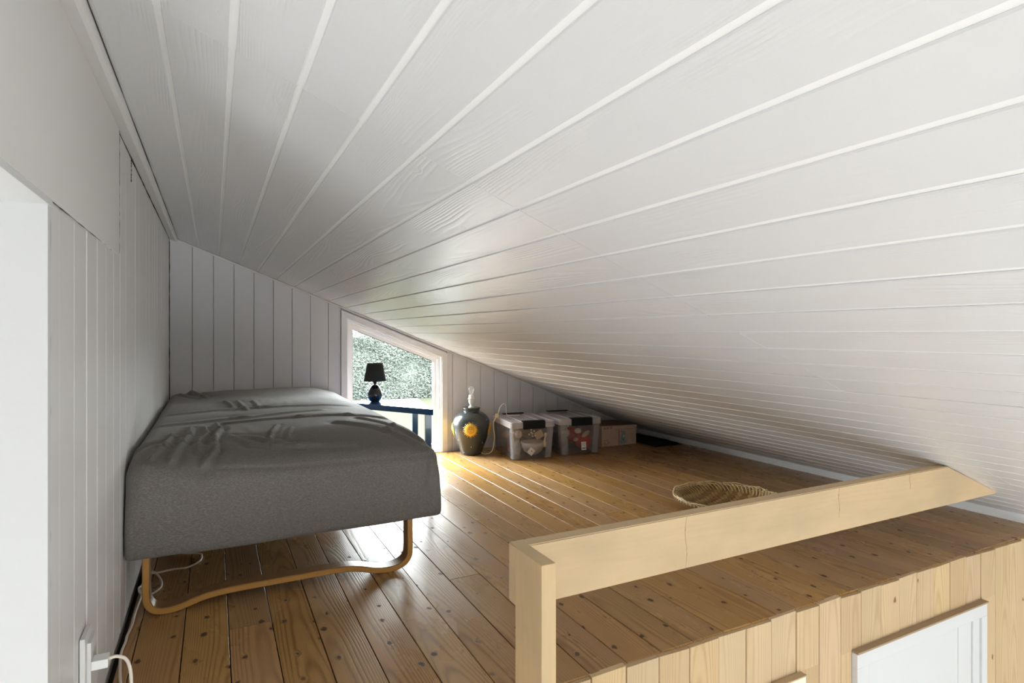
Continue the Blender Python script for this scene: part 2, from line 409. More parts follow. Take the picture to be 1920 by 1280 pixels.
# ---- gable wall with the sloping window
wbk = tag(link('wall_back', prism('wall_back', [(-.34, -.12), (.742, -.12), (.742, ceil_z(.742) - .06), (1.37, ceil_z(1.37) - .06), (1.37, -.12), (3.12, -.12), (3.12, ceil_z(3.12) + .03), (-.34, ceil_z(-.34) + .03)], 'y', BY + .016, BY + .13), M['wallb']), kind='structure')
g = [-.219] + [-.108 + .1053 * i for i in range(8)] + [.705]
g2 = [1.4085, 1.448] + [1.448 + .1045 * i for i in range(1, 30) if 1.448 + .1045 * i < 3.0] + [3.04]
for seq in (g, g2):
    for i in range(len(seq) - 1):
        a, b = seq[i], seq[i + 1]
        if b - a < .01: continue
        xc = (a + b) / 2; w = b - a - .0018
        la, lb = ceil_z(a) - .002, ceil_z(b) - .002
        me = board_mesh('wall_board', w, .0155, -.02 - .2, la - .2, -.02 - .2, lb - .2, c=.0022)
        link('wall_board', me, M['wallb'], wbk, (xc, BY + R.uniform(-.0005, .0005), .2), (PI / 2, 0, 0))
link('threshold', boxes_mesh('threshold', [(.742, 1.37, BY - .001, BY + .13, -.12, .0)]), M['trim'], wbk)
tag(link('wall_back_lower', boxes_mesh('wall_back_lower', [(-.34, 3.16, BY + .016, BY + .13, -2.3, -.121)]), M['plaster']), kind='structure')
# window casing, frame and pane
w1 = tag(empty('window_1', (1.056, BY, 0)), kind='structure')
def wpoly(x0, x1, z0, off): return [(x0, z0), (x1, z0), (x1, ceil_z(x1) - off), (x0, ceil_z(x0) - off)]
def frame_mesh(name, x0, x1, z0, off, th, ya, yb, bottom=True, thb=None):
    o = wpoly(x0, x1, z0, off); thb = thb or th
    ii = [(x0 + th, z0 + (thb if bottom else 0)), (x1 - th, z0 + (thb if bottom else 0)), (x1 - th, ceil_z(x1 - th) - off - th * 1.05), (x0 + th, ceil_z(x0 + th) - off - th * 1.05)]
    v = [(p[0], ya, p[1]) for p in o] + [(p[0], ya, p[1]) for p in ii] + [(p[0], yb, p[1]) for p in o] + [(p[0], yb, p[1]) for p in ii]
    f = []
    for k in range(4):
        j = (k + 1) % 4
        if k == 0 and not bottom: continue
        f += [[k, j, 4 + j, 4 + k], [8 + k, 8 + j, 12 + j, 12 + k], [k, j, 8 + j, 8 + k], [4 + k, 4 + j, 12 + j, 12 + k]]
    if not bottom: f += [[0, 4, 12, 8], [1, 5, 13, 9]]
    return mesh(name, v, f)
def wl(name, me, mat): 
    o = link(name, me, mat, w1); o.location = (-1.056, -BY, 0); return o
wl('casing', frame_mesh('casing', .706, 1.4075, .0, .022, .036, BY - .010, BY + .012, False), M['trim'])
wl('window_lining', frame_mesh('window_lining', .741, 1.371, .0, .060, .006, BY - .004, BY + .13, True), M['gloss'])
wl('window_frame', frame_mesh('window_frame', .747, 1.365, .006, .067, .020, BY + .022, BY + .075, True), M['gloss'])
wl('window_sash', frame_mesh('window_sash', .762, 1.350, .022, .085, .024, BY + .040, BY + .070, True, .03), M['gloss'])
wl('glazing_bead', frame_mesh('glazing_bead', .784, 1.328, .048, .109, .004, BY + .046, BY + .056, True), M['dark'])
wl('pane', prism('pane', wpoly(.785, 1.327, .05, .112), 'y', BY + .056, BY + .060), M['pane'])

# ---- left wall: boards, flat panel, opening with bright jamb
wlft = tag(link('wall_left', boxes_mesh('wall_left', [(-.34, WX - .006, 1.087, BY + .02, -2.3, 1.36), (-.34, WX - .006, -3.2, 1.087, 1.0, 1.45), (-.34, WX - .006, -3.2, -.25, -2.3, 1.0)]), M['plaster']), kind='structure')
lg = [1.099] + [1.16 + .1125 * i for i in range(23)] ; lg = [q for q in lg if q < 3.68] + [BY]
for i in range(len(lg) - 1):
    a, b = lg[i], lg[i + 1]; w = b - a - .0012
    top = 1.013 if b < 1.8 else 1.343
    if a < 1.79 < b:
        # the board cut round the flat panel
        pass
    z0 = .012
    me = board_mesh('wall_board', w, .006, z0 - .3, top - .3, c=.0014)
    o = link('wall_board', me, M['walll'], wlft, (WX + R.uniform(-.0006, .0006), (a + b) / 2, .3))
    o.rotation_euler = Matrix(((0, 0, 1), (1, 0, 0), (0, 1, 0))).to_euler()
link('flat_panel', boxes_mesh('flat_panel', [(WX - .005, WX + .0045, -3.2, 1.79, 1.0, 1.343)], .0006), M['panel'], wlft)
link('jamb', boxes_mesh('jamb', [(-.345, WX + .002, 1.078, 1.0965, -2.3, .999)], .002), M['jamb'], wlft)
link('soffit', boxes_mesh('soffit', [(-.345, WX + .0035, -.25, 1.10, .990, 1.0)], .001), M['jamb'], wlft)
link('opening_floor_edge', boxes_mesh('opening_floor_edge', [(WX - .006, -.208, EY + .02, BY, -.12, -.035)]), M['dark'], wlft)

# ---- sloping ceiling of boards
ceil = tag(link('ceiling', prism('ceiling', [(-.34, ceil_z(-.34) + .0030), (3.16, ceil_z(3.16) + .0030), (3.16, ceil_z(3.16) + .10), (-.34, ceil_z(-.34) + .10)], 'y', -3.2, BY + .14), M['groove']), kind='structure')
cg = [-.225] + [.0257 + .0998 * i for i in range(-2, 32)]; cg = [q for q in cg if q < 3.05] + [3.10]
rotc = Matrix.Rotation(SL, 3, 'Y') @ Matrix.Rotation(PI, 3, 'Y')
for i in range(len(cg) - 1):
    a, b = cg[i], cg[i + 1]; xc = (a + b) / 2; W_ = (b - a) / math.cos(SL)
    for (y0, y1) in ((-3.2, 1.005), (1.005, BY)):
        gap = .0095 if y1 < 2 else .0075
        me = board_mesh('ceiling_board', W_ - gap, .0024, y0 - 1.5 + .0004, y1 - 1.5 - .0004, c=.0020)
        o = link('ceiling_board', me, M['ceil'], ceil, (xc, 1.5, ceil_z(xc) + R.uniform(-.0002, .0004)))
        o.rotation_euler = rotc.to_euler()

# ---- trims
t1 = tag(link('trim_1', prism('trim_1', [(WX + .001, ceil_z(WX) - .001), (WX + .001, ceil_z(WX) - .017), (WX + .031, ceil_z(WX + .03) - .021), (WX + .039, ceil_z(WX + .038) - .016), (WX + .042, ceil_z(WX + .042) - .001)], 'y', -3.2, BY - .012), M['trim']), kind='structure')
def slope_strip(name, x0, x1, ya, yb, z0, z1):
    return prism(name, [(x0, ceil_z(x0) - z0), (x1, ceil_z(x1) - z0), (x1, ceil_z(x1) - z1), (x0, ceil_z(x0) - z1)], 'y', ya, yb, .003)
t2 = tag(link('trim_2', slope_strip('trim_2', WX + .004, 3.03, BY - .014, BY - .001, .011, .0015), M['trim']), kind='structure')
bb = tag(link('baseboard_right', prism('baseboard_right', [(KX, -.002), (KX + .012, -.002), (KX + .012, ceil_z(KX) + .004), (KX, ceil_z(KX) - .002)], 'y', EY - .4, BY - .006), M['base']), kind='structure')
link('wall_right', boxes_mesh('wall_right', [(3.10, 3.16, -3.2, BY + .1, -2.3, .04)]), M['plaster']); bpy.data.objects['wall_right']['kind'] = 'structure'

# ---- rest of the building seen only in reflections and by its light
tag(link('floor_lower', boxes_mesh('floor_lower', [(-1.9, 3.16, -3.2, EY + .1, -2.4, -2.3)]), M['lowfloor']), kind='structure')
tag(link('wall_south', boxes_mesh('wall_south', [(-1.9, 3.16, -3.3, -3.2, -2.3, 1.5)]), M['plaster']), kind='structure')
tag(link('wall_side_room', boxes_mesh('wall_side_room', [(-1.9, -1.8, -3.2, 1.3, -2.3, 1.2), (-1.9, -.34, 1.3, 1.4, -2.3, 1.2), (-1.9, -.34, -3.2, 1.4, 1.15, 1.25)]), M['plaster']), kind='structure')

# ---- doors in the clad wall
d1 = tag(empty('door_1', (2.13, EY, -2.3)), kind='structure')
def dl(root, name, bs, mat, bev=.002):
    o = link(name, boxes_mesh(name, bs, bev), mat, root); o.location = tuple(-q for q in root.location); return o
dl(d1, 'door_casing', [(1.75, 2.51, EY - .020, EY + .02, -.226, -.180)], M['door'])
dl(d1, 'door_casing', [(1.75, 1.806, EY - .020, EY + .02, -2.3, -.226)], M['door'])
dl(d1, 'door_casing', [(2.474, 2.51, EY - .020, EY + .02, -2.3, -.226)], M['door'])
dl(d1, 'door_lining', [(2.43, 2.474, EY - .012, EY + .03, -2.3, -.226)], M['door'])
dl(d1, 'door_head_strip', [(1.748, 2.512, EY - .024, EY + .0, -.180, -.174)], M['card'], .001)
dl(d1, 'door_leaf', [(1.808, 2.341, EY - .006, EY + .034, -2.29, -.228)], M['door'])
dl(d1, 'door_post', [(2.3435, 2.43, EY - .006, EY + .034, -2.3, -.226)], M['door'])
d2 = tag(empty('door_2', (1.13, EY, -2.3)), kind='structure')
dl(d2, 'door_casing', [(.75, 1.513, EY - .020, EY + .02, -.240, -.182)], M['cream'])
dl(d2, 'door_casing', [(1.455, 1.513, EY - .020, EY + .02, -2.3, -.240)], M['cream'])
dl(d2, 'door_casing', [(.75, .808, EY - .020, EY + .02, -2.3, -.240)], M['cream'])
dl(d2, 'door_head_strip', [(.748, 1.515, EY - .022, EY + .0, -.182, -.178)], M['clad'], .001)
dl(d2, 'door_leaf', [(.81, 1.453, EY - .004, EY + .034, -2.29, -.243)], M['cream'])

# ================================================================ RAILING
rail = tag(empty('railing', (.6, EY, 0)), 'pale pine loft railing, one wide plank on edge ending at the sloping ceiling', 'railing')
def rl(name, me, mat, loc, rot=(0, 0, 0)):
    o = link(name, me, mat, rail, Vector(loc) - rail.location, rot); return o
# post: plank on edge, long side runs front to back, grain along local Y -> stood upright
pm = boxes_mesh('post', [(-.017, .017, -1.1, .336, -.0575, .0575)], .0025)
rl('post', pm, M['rail'], (.600, 1.0705, 0), (PI / 2, 0, 0))
# horizontal plank, slant cut against the ceiling; local Y along world X
def rail_mesh():
    z0, z1 = .199, .334
    x0 = .588; xb = (1.2506 - z0) / .399 - .008; xt = (1.2506 - z1) / .399 - .008
    p = [(x0, z0 + .006), (x0 + .006, z0), (xb - .012, z0), (xb, z0 + .006), (xt, z1), (x0, z1)]
    # local: X = -world z, Y = world x, Z = world y
    v = [(-q[1] + .2665, q[0], -yy) for yy in (0, .04) for q in p]
    n = len(p); f = [list(range(n)), list(range(2 * n - 1, n - 1, -1))] + [[i, (i + 1) % n, n + (i + 1) % n, n + i] for i in range(n)]
    me = mesh('rail', v, f)
    bm = bmesh.new(); bm.from_mesh(me); bmesh.ops.bevel(bm, geom=bm.edges[:], offset=.0025, segments=2, affect='EDGES'); bm.to_mesh(me); bm.free()
    return me
o = rl('rail', rail_mesh(), M['rail'], (0, EY, 0))
o.rotation_euler = Matrix(((0, 1, 0), (0, 0, -1), (-1, 0, 0))).to_euler()
o.location = Vector((0, EY, .2665)) - rail.location

for xx, z0, z1 in ((1.075, .200, .332), (1.69, .24, .333), (2.06, .28, .333)):
    P = spline([(xx - .0, EY - .0001, z0), (xx + .004, EY - .0001, (z0 * 2 + z1) / 3), (xx - .002, EY - .0001, (z0 + z1 * 2) / 3), (xx + .003, EY - .0001, z1)], 5)
    o = link('branch_mark', tube('branch_mark', P, [.0006 + .0007 * math.sin(PI * i / (len(P) - 1)) for i in range(len(P))], 6), M['branch'], rail); o.location = -rail.location
# ================================================================ BED
bed = tag(empty('bed', (.23, 2.78, 0)), 'low bed under a tight dark grey jersey sheet on bent plywood legs', 'bed')
def sstep(a, b, x):
    t = max(0, min(1, (x - a) / (b - a))); return t * t * (3 - 2 * t)
folds = [  # polylines on the top in world x,y ; amplitude, width
    ([(-.118, 2.229), (-.133, 2.033), (-.155, 1.93)], .007, .010),
    ([(-.073, 2.381), (-.070, 2.2), (-.084, 2.078), (-.104, 1.92)], .008, .010),
    ([(.007, 2.414), (.018, 2.266), (0, 2.071), (.005, 1.98), (-.023, 1.90)], .009, .010),
    ([(-.03, 2.36), (-.015, 2.2), (-.045, 2.08), (-.04, 1.97)], .006, .009),
    ([(.201, 2.241), (.171, 2.102), (.158, 2.009)], .006, .008),
    ([(.242, 2.174), (.217, 2.057), (.211, 2.021)], .004, .007),
    ([(-.206, 2.038), (-.117, 2.208)], .006, .010),
    ([(.10, 3.15), (.126, 2.767)], .004, .010), ([(.05, 3.2), (.08, 2.85)], .004, .010), ([(.17, 3.1), (.18, 2.8)], .003, .010),
    ([(-.109, 3.66), (-.053, 3.44)], .010, .02), ([(-.16, 3.6), (-.06, 3.38)], .006, .014),
    ([(.026, 2.43), (.296, 2.428), (.481, 2.393), (.62, 2.38)], .004, .018),
    ([(.045, 2.125), (.108, 2.016), (.183, 1.978), (.3, 1.96)], .004, .014),
    ([(.078, 2.108), (.239, 1.968), (.414, 1.937)], .004, .012),
    ([(.62, 1.93), (.55, 2.05), (.40, 2.20)], .006, .016), ([(.65, 1.97), (.60, 2.15), (.50, 2.3)], .005, .014),
    ([(-.2, 2.5), (.1, 2.56), (.4, 2.62)], .003, .03), ([(-.15, 2.8), (.2, 2.85), (.55, 2.8)], .003, .03)]
segs = [(Vector(a), Vector(b), am, w) for pts, am, w in folds for a, b in zip(pts[:-1], pts[1:])]
ffolds = [  # on the front face: x, z
    ([(.671, .398), (.634, .389), (.630, .331)], -.006, .006), ([(.640, .38), (.617, .282), (.59, .227), (.564, .187)], -.004, .008),
    ([(.655, .36), (.64, .30), (.66, .26)], .004, .008),
    ([(.01, .410), (.174, .398), (.372, .396), (.657, .390)], -.0045, .0045),
    ([(-.005, .444), (-.024, .413), (-.048, .378)], -.004, .006), ([(-.19, .44), (-.2, .3)], -.002, .01)]
fsegs = [(Vector(a), Vector(b), am, w) for pts, am, w in ffolds for a, b in zip(pts[:-1], pts[1:])]
def segd(p, a, b):
    ab = b - a; t = max(0, min(1, (p - a).dot(ab) / ab.length_squared)); return (p - a - ab * t).length
def sheet_mesh():
    X0, X1, Y0, Y1, Z0, Z1 = -.2155, .680, 1.875, 3.705, .180, .440
    nx, ny, nz = 110, 150, 30
    v = []; idx = {}; f = []
    def vid(i, j, k):
        if (i, j, k) not in idx: idx[i, j, k] = len(v); v.append((i, j, k))
        return idx[i, j, k]
    for i in range(nx):
        for j in range(ny):
            f.append([vid(i, j, nz), vid(i + 1, j, nz), vid(i + 1, j + 1, nz), vid(i, j + 1, nz)])
            if i % 1 == 0: f.append([vid(i, j, 0), vid(i, j + 1, 0), vid(i + 1, j + 1, 0), vid(i + 1, j, 0)])
    for i in range(nx):
        for k in range(nz):
            f.append([vid(i, 0, k), vid(i + 1, 0, k), vid(i + 1, 0, k + 1), vid(i, 0, k + 1)])
            f.append([vid(i, ny, k), vid(i, ny, k + 1), vid(i + 1, ny, k + 1), vid(i + 1, ny, k)])
    for j in range(ny):
        for k in range(nz):
            f.append([vid(0, j, k), vid(0, j, k + 1), vid(0, j + 1, k + 1), vid(0, j + 1, k)])
            f.append([vid(nx, j, k), vid(nx, j + 1, k), vid(nx, j + 1, k + 1), vid(nx, j, k + 1)])
    out = []
    for (i, j, k) in v:
        # denser grid near the front
        ty = j / ny; ty = ty ** 1.25
        x = X0 + (X1 - X0) * i / nx; y = Y0 + (Y1 - Y0) * ty; z = Z0 + (Z1 - Z0) * k / nz
        r = .030 + .012 * sstep(.3, .44, z); r = min(r, .042)
        rb = .014
        rr = rb + (r - rb) * sstep(.25, .38, z)
        c = Vector((min(max(x, X0 + rr), X1 - rr), min(max(y, Y0 + rr), Y1 - rr), min(max(z, Z0 + rr), Z1 - rr)))
        d = Vector((x, y, z)) - c
        if d.length > 1e-6: p = c + d.normalized() * rr if (abs(d.x) > 1e-5) + (abs(d.y) > 1e-5) + (abs(d.z) > 1e-5) > 1 else Vector((x, y, z))
        else: p = Vector((x, y, z))
        topw = sstep(.30, .43, p.z)
        # crown: low front and right edge, full middle
        df = p.y - Y0; dr = X1 - p.x; dl_ = p.x - X0; db = Y1 - p.y
        crown = -.030 + .062 * (1 - (1 - min(df / .30, 1)) ** 2) * (.45 + .55 * (1 - (1 - min(dr / .24, 1)) ** 2)) + .010 * (1 - min(dl_ / .3, 1)) * sstep(0, .3, df) * -1
        crown += .022 * (1 - sstep(0, .22, dl_)) * (1 - sstep(0, .3, df))
        crown += .012 * (1 - sstep(0, .5, db)) * sstep(0, .2, dr)
        p.z += crown * topw
        # side bulge
        if df < .02:
            p.y -= .006 * math.sin(PI * min(1, max(0, (p.z - Z0) / .24)))
        if dr < .02: p.x += .006 * math.sin(PI * min(1, max(0, (p.z - Z0) / .24)))
        if dr < .10 and df < .10:  # corner pocket of the sheet kicks out at the hem
            p.x += .010 * (1 - sstep(.18, .30, p.z)) * (1 - dr / .1)
        nz_ = noise.noise(Vector((p.x * 3.2, p.y * 2.2, p.z * 3))) * .007 + noise.noise(Vector((p.x * 9, p.y * 5, p.z * 6 + 3))) * .0022
        if k == nz or topw > .5:
            h = 0
            q = Vector((p.x, p.y))
            for a, b, am, w in segs:
                dd = segd(q, a, b)
                if dd < w * 3.5:
                    t1_ = math.exp(-(dd / w) ** 2) - .45 * math.exp(-((dd - w * 1.6) / (w * .9)) ** 2)
                    h = h + am * t1_ if abs(am * t1_) > abs(h) * .4 else h
            h = max(-.010, min(.015, h * 1.35))
            # gathered fan of fine wrinkles near the front left
            g_ = math.exp(-(((p.x + .03) / .17) ** 2 + ((p.y - 2.16) / .20) ** 2))
            h += g_ * .0045 * noise.noise(Vector((p.x * 38 + p.y * 6, p.y * 6, 4)))
            g2_ = math.exp(-(((p.x - .12) / .25) ** 2 + ((p.y - 2.95) / .3) ** 2))
            h += g2_ * .0030 * noise.noise(Vector((p.x * 34 - p.y * 3, p.y * 5, 9)))
            p.z += (h + nz_) * topw
        if df < .03:
            q = Vector((p.x, p.z)); h = 0
            for a, b, am, w in fsegs:
                dd = segd(q, a, b)
                if dd < w * 3: h += am * math.exp(-(dd / w) ** 2)
            p.y -= h + noise.noise(Vector((p.x * 4, 5, p.z * 5))) * .004 + noise.noise(Vector((p.x * 14, 9, p.z * 10))) * .0012
        if p.x < WX + .003: p.x = WX + .003
        if p.z < Z0 + .02: p.z += noise.noise(Vector((p.x * 6, p.y * 5, 1))) * .003
        out.append(tuple(p - bed.location))
    return mesh('fitted_sheet', out, f, True)
link('fitted_sheet', sheet_mesh(), M['fabric'], bed)
def leg_mesh():
    lo = [(-.180, .185), (-.180, .12), (-.180, .060), (-.176, .035), (-.163, .014), (-.143, .003), (-.115, .000), (-.085, .004), (-.050, .014), (-.015, .022), (.03, .0265), (.10, .028), (.20, .028), (.32, .028), (.38, .0265), (.43, .018), (.47, .006), (.51, .000), (.55, .002), (.582, .014), (.600, .036), (.605, .062), (.605, .12), (.605, .185)]
    P = [Vector((a, b, 0)) for a, b in lo]; P = spline(P, 4); n = len(P); th, wd = .019, .052
    me = bpy.data.meshes.new('leg'); bm = bmesh.new(); uvl = bm.loops.layers.uv.new('UVMap')
    rows = []; L = 0
    for i, p in enumerate(P):
        t = (P[min(i + 1, n - 1)] - P[max(i - 1, 0)]).normalized(); nr = Vector((-t.y, t.x, 0))
        if i: L += (P[i] - P[i - 1]).length
        q = p + nr * th
        rows.append(([bm.verts.new((p.x, -wd / 2, p.y)), bm.verts.new((q.x, -wd / 2, q.y)), bm.verts.new((q.x, wd / 2, q.y)), bm.verts.new((p.x, wd / 2, p.y))], L))
    V = [0, 1, 1.003, .003]
    def face(vs, uvs):
        fa = bm.faces.new(vs)
        for lp, uv in zip(fa.loops, uvs): lp[uvl].uv = uv
    for i in range(n - 1):
        (a, la), (b, lb) = rows[i], rows[i + 1]
        face([a[0], b[0], b[1], a[1]], [(la, 0), (lb, 0), (lb, 1), (la, 1)])
        face([a[1], b[1], b[2], a[2]], [(la, 2), (lb, 2), (lb, 2.1), (la, 2.1)])
        face([a[2], b[2], b[3], a[3]], [(la, 1), (lb, 1), (lb, 0), (la, 0)])
        face([a[3], b[3], b[0], a[0]], [(la, 2), (lb, 2), (lb, 2.1), (la, 2.1)])
    face(rows[0][0], [(0, 0)] * 4); face(rows[-1][0][::-1], [(0, 0)] * 4)
    bmesh.ops.recalc_face_normals(bm, faces=bm.faces)
    es = [e for e in bm.edges if len(e.link_faces) == 2 and e.calc_face_angle(0) > .8 ]
    bmesh.ops.bevel(bm, geom=es, offset=.0022, segments=2, affect='EDGES')
    for fa in bm.faces: fa.smooth = False
    bm.to_mesh(me); bm.free(); return me
lm = leg_mesh()
for yy in (1.957, 3.60): link('leg', lm, M['ply'], bed, Vector((0, yy, 0)) - bed.location)

# ================================================================ BLUE CORNER TABLE AND SMALL LAMP
tb = tag(empty('side_table', (.92, 3.27, 0)), 'small glossy blue side table with a slanted edge before the window', 'table')
tp = [(1.029, 2.93), (1.118, 3.47), (.71, 3.535), (.71, 3.43)]
o = link('table_top', prism('table_top', tp, 'z', .368, .400, .002), M['blue'], tb, -tb.location)
def leg4(x, y, rz, s=.034):
    me = boxes_mesh('leg', [(-s / 2, s / 2, -s / 2, s / 2, 0, .368)], .002)
    link('leg', me, M['blue'], tb, Vector((x, y, 0)) - tb.location, (0, 0, rz))
leg4(1.020, 2.992, math.radians(-8)); leg4(1.090, 3.44, math.radians(-8)); leg4(.735, 3.488, math.radians(-8))
LP = Vector((.847, 3.44, .400))
lamp = tag(empty('table_lamp', LP), 'small black table lamp with drum shade on the blue table', 'lamp')
link('lamp_base', lathe('lamp_base', [(.001, .0005), (.026, .0005), (.029, .003), (.036, .012), (.0425, .028), (.0435, .038), (.041, .052), (.034, .070), (.024, .088), (.014, .098), (.008, .101), (.001, .1015)], 40), M['blackcer'], lamp)
link('lamp_neck', lathe('lamp_neck', [(.001, .099), (.0075, .099), (.006, .104), (.010, .109), (.0105, .115), (.007, .119), (.006, .135), (.001, .136)], 20), M['blackpl'], lamp)
link('lamp_shade', lathe('lamp_shade', [(.0635, .121), (.0645, .121), (.0462, .224), (.0452, .224), (.0630, .1215)], 48, False), M['blackfab'], lamp)
sp = bmesh.new()
link('shade_ring', lathe('shade_ring', [(.010, .212), (.0105, .2135), (.010, .215), (.008, .2135), (.010, .212)], 20, False), M['metal'], lamp)
for a in range(3):
    q = 2 * PI * a / 3
    link('shade_spoke', tube('shade_spoke', [(.009 * math.cos(q), .009 * math.sin(q), .2135), (.046 * math.cos(q), .046 * math.sin(q), .2135)], .0012, 6), M['metal'], lamp)
link('light_bulb', lathe('light_bulb', [(.001, .136), (.012, .137), (.018, .155), (.0215, .175), (.018, .193), (.010, .202), (.001, .204)], 24), M['whitepl'], lamp)
cp = spline([(-.026, -.01, .004), (-.045, -.012, .010), (-.065, -.022, .013), (-.082, -.04, .006), (-.098, -.056, .0035), (-.112, -.05, .0035)], 6)
link('lamp_cord', tube('lamp_cord', cp, .0022, 6), M['blue'], lamp)

# ================================================================ BIG VASE LAMP
VP = Vector((1.525, 3.588, 0))
vl = tag(empty('vase_lamp', VP), 'large dark grey urn lamp with a golden sun face and bare bulb', 'lamp')
vprof = [(.001, .0008), (.064, .0008), (.068, .004), (.072, .016), (.080, .038), (.0925, .070), (.1035, .100), (.113, .130), (.1205, .160), (.1245, .185), (.1245, .205), (.121, .225), (.111, .246), (.096, .262), (.080, .273), (.066, .280), (.0575, .284), (.0555, .288), (.0560, .296), (.0590, .303), (.0585, .308), (.054, .3095), (.001, .3095)]
vsm = spline([(a, b, 0) for a, b in vprof[1:]], 3); vprof2 = [(.001, .0008)] + [(max(p.x, .001), p.y) for p in vsm]
link('vase_body', lathe('vase_body', vprof2, 64), M['vase'], vl)
def vr(z):
    for (r0, z0), (r1, z1) in zip(vprof[1:], vprof[2:]):
        if z0 <= z <= z1 and z1 > z0: return r0 + (r1 - r0) * (z - z0) / (z1 - z0)
    return .1
def on_vase(th, dx, dz, zc, off):
    z = zc + dz; r = vr(z) + off; a = th + dx / vr(zc); return (r * math.cos(a), r * math.sin(a), z)
th0 = math.atan2(0 - VP.y, 0 - VP.x) - .02
def sun(th, zc, sc_=1.0):
    v = [on_vase(th, 0, 0, zc, .0065)]; f = []; NR = 26
    ring0 = []; ring1 = []; tips = []
    N = NR * 4
    for k in range(N):
        a = 2 * PI * k / N
        v.append(on_vase(th, .014 * sc_ * math.cos(a), .014 * sc_ * math.sin(a), zc, .0062))
    for k in range(N):
        a = 2 * PI * k / N
        v.append(on_vase(th, .030 * sc_ * math.cos(a), .030 * sc_ * math.sin(a), zc, .0040))
    for k in range(N):
        a = 2 * PI * k / N; ph = (k % 4)
        ln = {0: .0345, 1: .045, 2: .0535 + (.003 if (k // 4) % 2 else -.003), 3: .045}[ph] * sc_
        if ph in (1, 3): a += (1 if ph == 1 else -1) * .02
        v.append(on_vase(th, ln * math.cos(a), ln * math.sin(a), zc, .0016))
    for k in range(N):
        a = 2 * PI * k / N; v.append(on_vase(th, .033 * sc_ * math.cos(a), .033 * sc_ * math.sin(a), zc, -.001))
    for k in range(N):
        j = (k + 1) % N
        f.append([0, 1 + k, 1 + j]); f.append([1 + k, 1 + N + k, 1 + N + j, 1 + j]); f.append([1 + N + k, 1 + 2 * N + k, 1 + 2 * N + j, 1 + N + j])
        f.append([1 + 2 * N + k, 1 + 3 * N + k, 1 + 3 * N + j, 1 + 2 * N + j])
    s_ = link('sun_relief', mesh('sun_relief', v, f, True), M['gold'], vl); s_['label'] = 'golden sun with a face in relief'
    # face marks: brows, eyes, nose, mouth
    def mark(name, pts, r, mat, off=.0068):
        P = [on_vase(th, a * sc_, b * sc_, zc, off) for a, b in pts]
        link(name, tube(name, spline(P, 4), r, 6), mat, s_)
    mark('brow', [(-.013, .009), (-.008, .0115), (-.003, .008)], .0009, M['golddark']); mark('brow', [(.003, .008), (.008, .0115), (.013, .009)], .0009, M['golddark'])
    mark('eye', [(-.011, .005), (-.0075, .0055), (-.004, .0045)], .0013, M['golddark']); mark('eye', [(.004, .0045), (.0075, .0055), (.011, .005)], .0013, M['golddark'])
    mark('nose', [(0, .008), (.0005, .001), (.0015, -.003)], .0019, M['gold'])
    mark('mouth', [(-.006, -.0085), (0, -.0105), (.006, -.0085)], .0013, M['golddark'])
    NC = 20; P = [on_vase(th, .020 * sc_ * math.cos(2 * PI * k / NC), .020 * sc_ * math.sin(2 * PI * k / NC), zc, .0052) for k in range(NC + 1)]
    link('face_rim', tube('face_rim', P, .0011, 6), M['golddark'], s_)
for dth in (0, -PI / 2 + .05, PI / 2, PI): sun(th0 + dth, .176 if dth == 0 else .165)
def dot(dx, z, mat, r=.0032):
    c = on_vase(th0, dx, 0, z, -.0008)
    link('painted_star', lathe('painted_star', [(.0001, .0022), (r * .7, .0016), (r, 0), (.0001, -.001)], 8), mat, vl, c, (0, PI / 2, math.atan2(c[1], c[0]))).rotation_euler = (Vector((c[0], c[1], 0))).to_track_quat('Z', 'Y').to_euler()
for dx, z, mt in ((.002, .062, 'doty'), (.085, .086, 'dotw'), (.146, .166, 'dotw'), (.118, .232, 'dotw'), (-.097, .105, 'dotw'), (-.128, .07, 'dotw'), (-.076, .252, 'dotw'), (-.13, .05, 'doty'), (.19, .1, 'dotw'), (-.05, .022, 'dotw')): dot(dx, z, M[mt])
link('lamp_holder', lathe('lamp_holder', [(.001, .3095), (.020, .3095), (.019, .313), (.011, .318), (.0085, .325), (.012, .333), (.017, .341), (.0185, .352), (.0165, .362), (.0205, .364), (.0205, .371), (.017, .373), (.0165, .389), (.014, .392), (.001, .392)], 28), M['whitepl'], vl)
link('rotary_switch', lathe('rotary_switch', [(.001, 0), (.004, 0), (.005, .006), (.001, .007)], 12), M['whitepl'], vl, (-.020, -.004, .366), (0, -PI / 2, 0))
link('light_bulb', lathe('light_bulb', [(.0125, .392), (.013, .402), (.016, .412), (.0205, .424), (.0215, .433), (.0195, .441), (.012, .4475), (.0005, .449)], 28, False), M['bulb'], vl)
link('filament_stem', tube('filament_stem', spline([(-.007, 0, .420), (-.003, 0, .404), (0, 0, .394), (.003, 0, .404), (.007, 0, .420)], 5), .0009, 6), M['whitepl'], vl)
# its cord
cpt = [(.055, -.035, .008), (.075, -.068, .0045), (.109, -.088, .022), (.130, -.080, .075), (.136, -.075, .122), (.130, -.070, .20), (.150, -.068, .243)]
link('lamp_cord', tube('lamp_cord', spline(cpt, 6), .0032, 8), M['creamcord'], vl)
o = link('inline_switch', lathe('inline_switch', [(.001, -.006), (.011, -.006), (.014, -.003), (.014, .003), (.011, .006), (.001, .006)], 20), M['creamcord'], vl, (.158, -.066, .253), (PI / 2 - .4, .3, 0))
cpt = [(.166, -.064, .262), (.19, -.05, .305), (.215, -.05, .326), (.232, -.05, .312), (.236, -.05, .275), (.238, -.055, .251), (.262, -.075, .2485), (.318, -.085, .2475)]
link('lamp_cord', tube('lamp_cord', spline(cpt, 6), .0022, 6), M['cordw'], vl)

